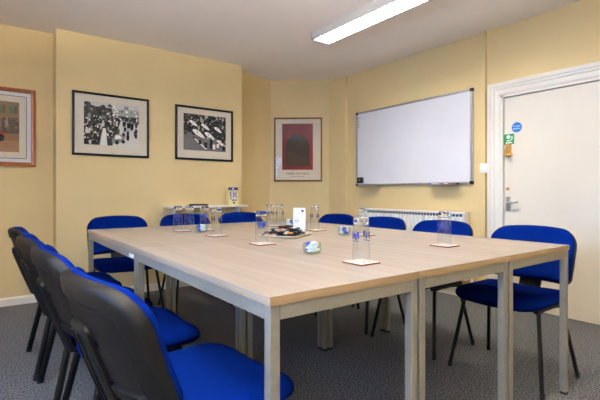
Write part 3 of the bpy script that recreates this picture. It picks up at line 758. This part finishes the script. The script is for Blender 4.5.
spots = [   # x, y, label bits
    (0.552, 0.234, 'at the near front edge of the table'),
    (0.557, 0.945, 'in front of the biscuit tray, left of the maroon poster'),
    (0.545, 1.455, 'standing alone in front of the right end of the shelf'),
    (0.500, 1.90, 'under the left pair of glasses below the shelf'),
    (0.655, 1.88, 'just right of the left pair below the shelf'),
    (1.24, 0.350, 'at the right, in front of the radiator end'),
    (1.29, 0.955, 'behind the nearest glass, by the left end of the radiator'),
    (1.265, 1.385, 'right of the white standing card'),
    (1.248, 1.90, 'under the pair of glasses behind the biscuit tray'),
]
co = make_coaster('white printed coaster '+spots[0][2]); co.location = (spots[0][0], spots[0][1], T)
for k, (x, y, l) in enumerate(spots[1:]):
    dup(co, (x, y, T), (0.0, 0.12, -0.08, 0.05)[k % 4], 'white printed coaster '+l)
gs = [(0.556, 0.238, 0, 'tall upturned glass nearest the camera at the near front edge of the table'),
      (0.557, 0.955, 1.1, 'tall upturned glass in front of the left end of the biscuit tray'),
      (0.547, 1.46, 2.0, 'tall upturned glass standing alone in front of the shelf, right of the group of three'),
      (0.484, 1.936, 0.6, 'tall upturned glass, leftmost of the three in front of the shelf'),
      (0.545, 1.885, 2.6, 'tall upturned glass, middle of the three in front of the shelf'),
      (0.652, 1.875, 4.0, 'tall upturned glass, right one of the three in front of the shelf'),
      (1.24, 0.352, 3.0, 'tall upturned glass at the right of the table in front of the radiator end'),
      (1.31, 0.985, 1.7, 'tall upturned glass half hidden behind the nearest glass, by the radiator'),
      (1.255, 1.395, 5.0, 'tall upturned glass just right of the white standing card'),
      (1.222, 1.918, 0.3, 'tall upturned glass, left of the pair behind the biscuit tray'),
      (1.282, 1.872, 2.2, 'tall upturned glass, right of the pair behind the biscuit tray')]
g0 = make_glass(gs[0][3]); g0.location = (gs[0][0], gs[0][1], T+0.0062); g0.rotation_euler = (0, 0, gs[0][2])
for x, y, r, l in gs[1:]: dup(g0, (x, y, T+0.0062), r, l)

bs = [(0.555, 0.535, 'the bowl nearest the camera in the middle of the table'), (0.575, 1.75, 'the bowl in front of the three glasses by the shelf'),
      (1.215, 1.05, 'the bowl behind the nearest glass, in front of the radiator'), (1.352, 1.835, 'the bowl behind the biscuit tray')]
b0 = make_bowl('low round glass sweet bowl, '+bs[0][2]); b0.location = (bs[0][0], bs[0][1], T)
for x, y, l in bs[1:]: dup(b0, (x, y, T), 0, 'low round glass sweet bowl, '+l)
sweet_me = {}
for k in ('wrap_blue', 'wrap_white', 'wrap_green'):
    o = obj('wrapped_sweet', sweet_bm(), M[k], None, smooth=50); sweet_me[k] = o
first = {k: True for k in sweet_me}
for bi, (x, y, l) in enumerate(bs):
    lay = [('wrap_green', 0.0, 0.0, 0.0145)]+[('wrap_green' if i == 7 else ('wrap_white', 'wrap_white', 'wrap_blue')[i % 3], 0.0215*math.cos(i*2*PI/5+bi), 0.0215*math.sin(i*2*PI/5+bi), 0.0155) for i in range(5)]
    lay += [(('wrap_white', 'wrap_blue', 'wrap_white', 'wrap_white')[i], 0.018*math.cos(i*PI/2+0.4+bi), 0.018*math.sin(i*PI/2+0.4+bi), 0.030) for i in range(4)]
    lay += [(('wrap_white', 'wrap_blue', 'wrap_white')[i], 0.016*math.cos(i*2*PI/3+bi), 0.016*math.sin(i*2*PI/3+bi), 0.0445) for i in range(3)]
    for k, dx, dy, dz in lay:
        if first[k]: o = sweet_me[k]; first[k] = False
        else: o = sweet_me[k].copy(); C.objects.link(o)
        o.location = (x+dx, y+dy, T+dz); o.rotation_euler = (0, rnd.uniform(-0.3, 0.3), math.atan2(dy, dx)+PI/2+rnd.uniform(-0.3, 0.3))
        tag(o, k.split('_')[1]+' wrapped sweet in '+l, 'sweet', 'wrapped sweets in '+l)

# tray of black wrapped biscuits
ta = math.atan2(1.228-1.093, 1.076-0.833); TX, TY = 0.893, 1.222
tr_ = thing('serving_tray', 'cream square tray of wrapped biscuits in the middle of the table', 'tray', (TX, TY, T), ta)
bm = bmesh.new()
pts = [rrect(0.275*s, 0.245*s, 0.02, 0.02) for s in (0.9, 1.0, 1.0, 0.985, 0.88)]
loft(bm, [[(a, b, z) for a, b in p] for p, z in zip(pts, (0, 0.010, 0.013, 0.013, 0.005))])
obj('tray', bm, M['tray'], tr_, smooth=40)
def bar_bm():
    bm = bmesh.new()
    loft(bm, [[(x, a*sy, b*sz) for a, b in rrect(0.020, 0.011, 0.004, 0.004, n=2)] for x, sy, sz in ((-0.030, 1.1, 0.15), (-0.024, 1, 0.2), (-0.020, 0.95, 1), (0.020, 0.95, 1), (0.024, 1, 0.2), (0.030, 1.1, 0.15))])
    return bm
bars = {k: bar_bm() for k in ('wrap_black', 'wrap_orange', 'wrap_silver')}
bars = {k: obj('wrapped_biscuit', b, M[k], None, smooth=40) for k, b in bars.items()}
first = {k: True for k in bars}
cells = []
for lvl, (nx, ny) in enumerate(((4, 9), (4, 7), (3, 5), (2, 2))):
    for i in range(nx):
        for j in range(ny):
            cells.append(((i-(nx-1)/2)*0.061, (j-(ny-1)/2)*0.025, 0.0115+lvl*0.0145))
for n_, (a, b, z) in enumerate(cells):
    k = 'wrap_black' if (n_*7) % 10 not in (2, 5, 9) else ('wrap_orange' if (n_*7) % 10 == 2 else 'wrap_silver')
    if first[k]: o = bars[k]; first[k] = False
    else: o = bars[k].copy(); C.objects.link(o)
    ca, sa = math.cos(ta), math.sin(ta)
    a += rnd.uniform(-0.004, 0.004)
    o.location = (TX+a*ca-b*sa, TY+a*sa+b*ca, T+z+0.001)
    o.rotation_euler = (rnd.uniform(-0.35, 0.35), rnd.uniform(-0.12, 0.12), ta+rnd.uniform(-0.22, 0.22))
    tag(o, {'wrap_black': 'black', 'wrap_orange': 'orange', 'wrap_silver': 'silver'}[k]+' foil wrapped biscuit heaped on the cream tray', 'biscuit', 'wrapped biscuits on the tray')

# standing white card
cd = thing('tent_card', 'tall white folded card with a navy emblem standing beside the biscuit tray', 'card', (1.105, 1.37, T), -math.radians(42))
bm = bmesh.new()
sl = 0.022
loft(bm, [[(-0.04, -sl, 0), (0.04, -sl, 0), (0.04, -sl+0.001, 0), (-0.04, -sl+0.001, 0)], [(-0.04, -0.001, 0.162), (0.04, -0.001, 0.162), (0.04, 0, 0.162), (-0.04, 0, 0.162)]])
loft(bm, [[(-0.04, sl, 0), (0.04, sl, 0), (0.04, sl-0.001, 0), (-0.04, sl-0.001, 0)], [(-0.04, 0.001, 0.162), (0.04, 0.001, 0.162), (0.04, 0, 0.162), (-0.04, 0, 0.162)]])
obj('card', bm, M['paper'], cd)
nv, gy = rgb(28, 44, 110), rgb(150, 156, 176)
sh = [([(0.010, 0.146), (0.020, 0.150), (0.030, 0.146), (0.029, 0.138), (0.023, 0.130), (0.018, 0.138), (0.012, 0.140)], nv), (R4(0.011, 0.029, 0.120, 0.124), gy),
      (R4(-0.032, -0.012, 0.095, 0.098), gy), (R4(-0.032, -0.020, 0.078, 0.082), nv), (R4(-0.017, -0.005, 0.078, 0.082), nv), (R4(-0.032, 0.0, 0.070, 0.0725), gy), (R4(-0.032, -0.006, 0.062, 0.0645), gy),
      (R4(-0.032, -0.010, 0.040, 0.0425), gy), (R4(-0.032, -0.004, 0.033, 0.0355), gy)]
inked('card_print', sh, cd, (0, -sl-0.0004, 0), (PI/2-math.atan2(sl-0.001, 0.162), 0, 0), step=0.00002)

# ------------------------------------------------------------------ light, camera, colour
def area(name, loc, rot, sx, sy, power, col):
    l = bpy.data.lights.new(name, 'AREA'); l.shape = 'RECTANGLE'; l.size = sx; l.size_y = sy; l.energy = power; l.color = col
    o = bpy.data.objects.new(name, l); C.objects.link(o); o.location = loc; o.rotation_euler = rot
    return o
area('window_daylight', (XL-0.25, (WY0+WY1)/2, (WZ0+WZ1)/2), (0, -PI/2+0.4, 0), 1.1, 2.0, 150, (0.30, 0.54, 1.0))

w = bpy.data.worlds.new('World'); S.world = w; w.use_nodes = True
w.node_tree.nodes['Background'].inputs[0].default_value = (0.35, 0.5, 0.8, 1); w.node_tree.nodes['Background'].inputs[1].default_value = 0.4

cam = bpy.data.cameras.new('camera'); co_ = bpy.data.objects.new('camera', cam); C.objects.link(co_)
cam.sensor_width = 36; cam.lens = 421.3/600*36; cam.shift_y = -7.23/600; cam.clip_start = 0.02
co_.location = (-0.567, -0.893, 1.0105); co_.rotation_euler = (PI/2, 0, -math.radians(36.53))
S.camera = co_
S.cycles.use_denoising = True
S.cycles.max_bounces = 12; S.cycles.transparent_max_bounces = 24; S.cycles.diffuse_bounces = 6
S.view_settings.view_transform = 'Standard'; S.view_settings.look = 'None'
S.view_settings.gamma = 1; S.view_settings.use_curve_mapping = False
S.view_settings.exposure = 0.25
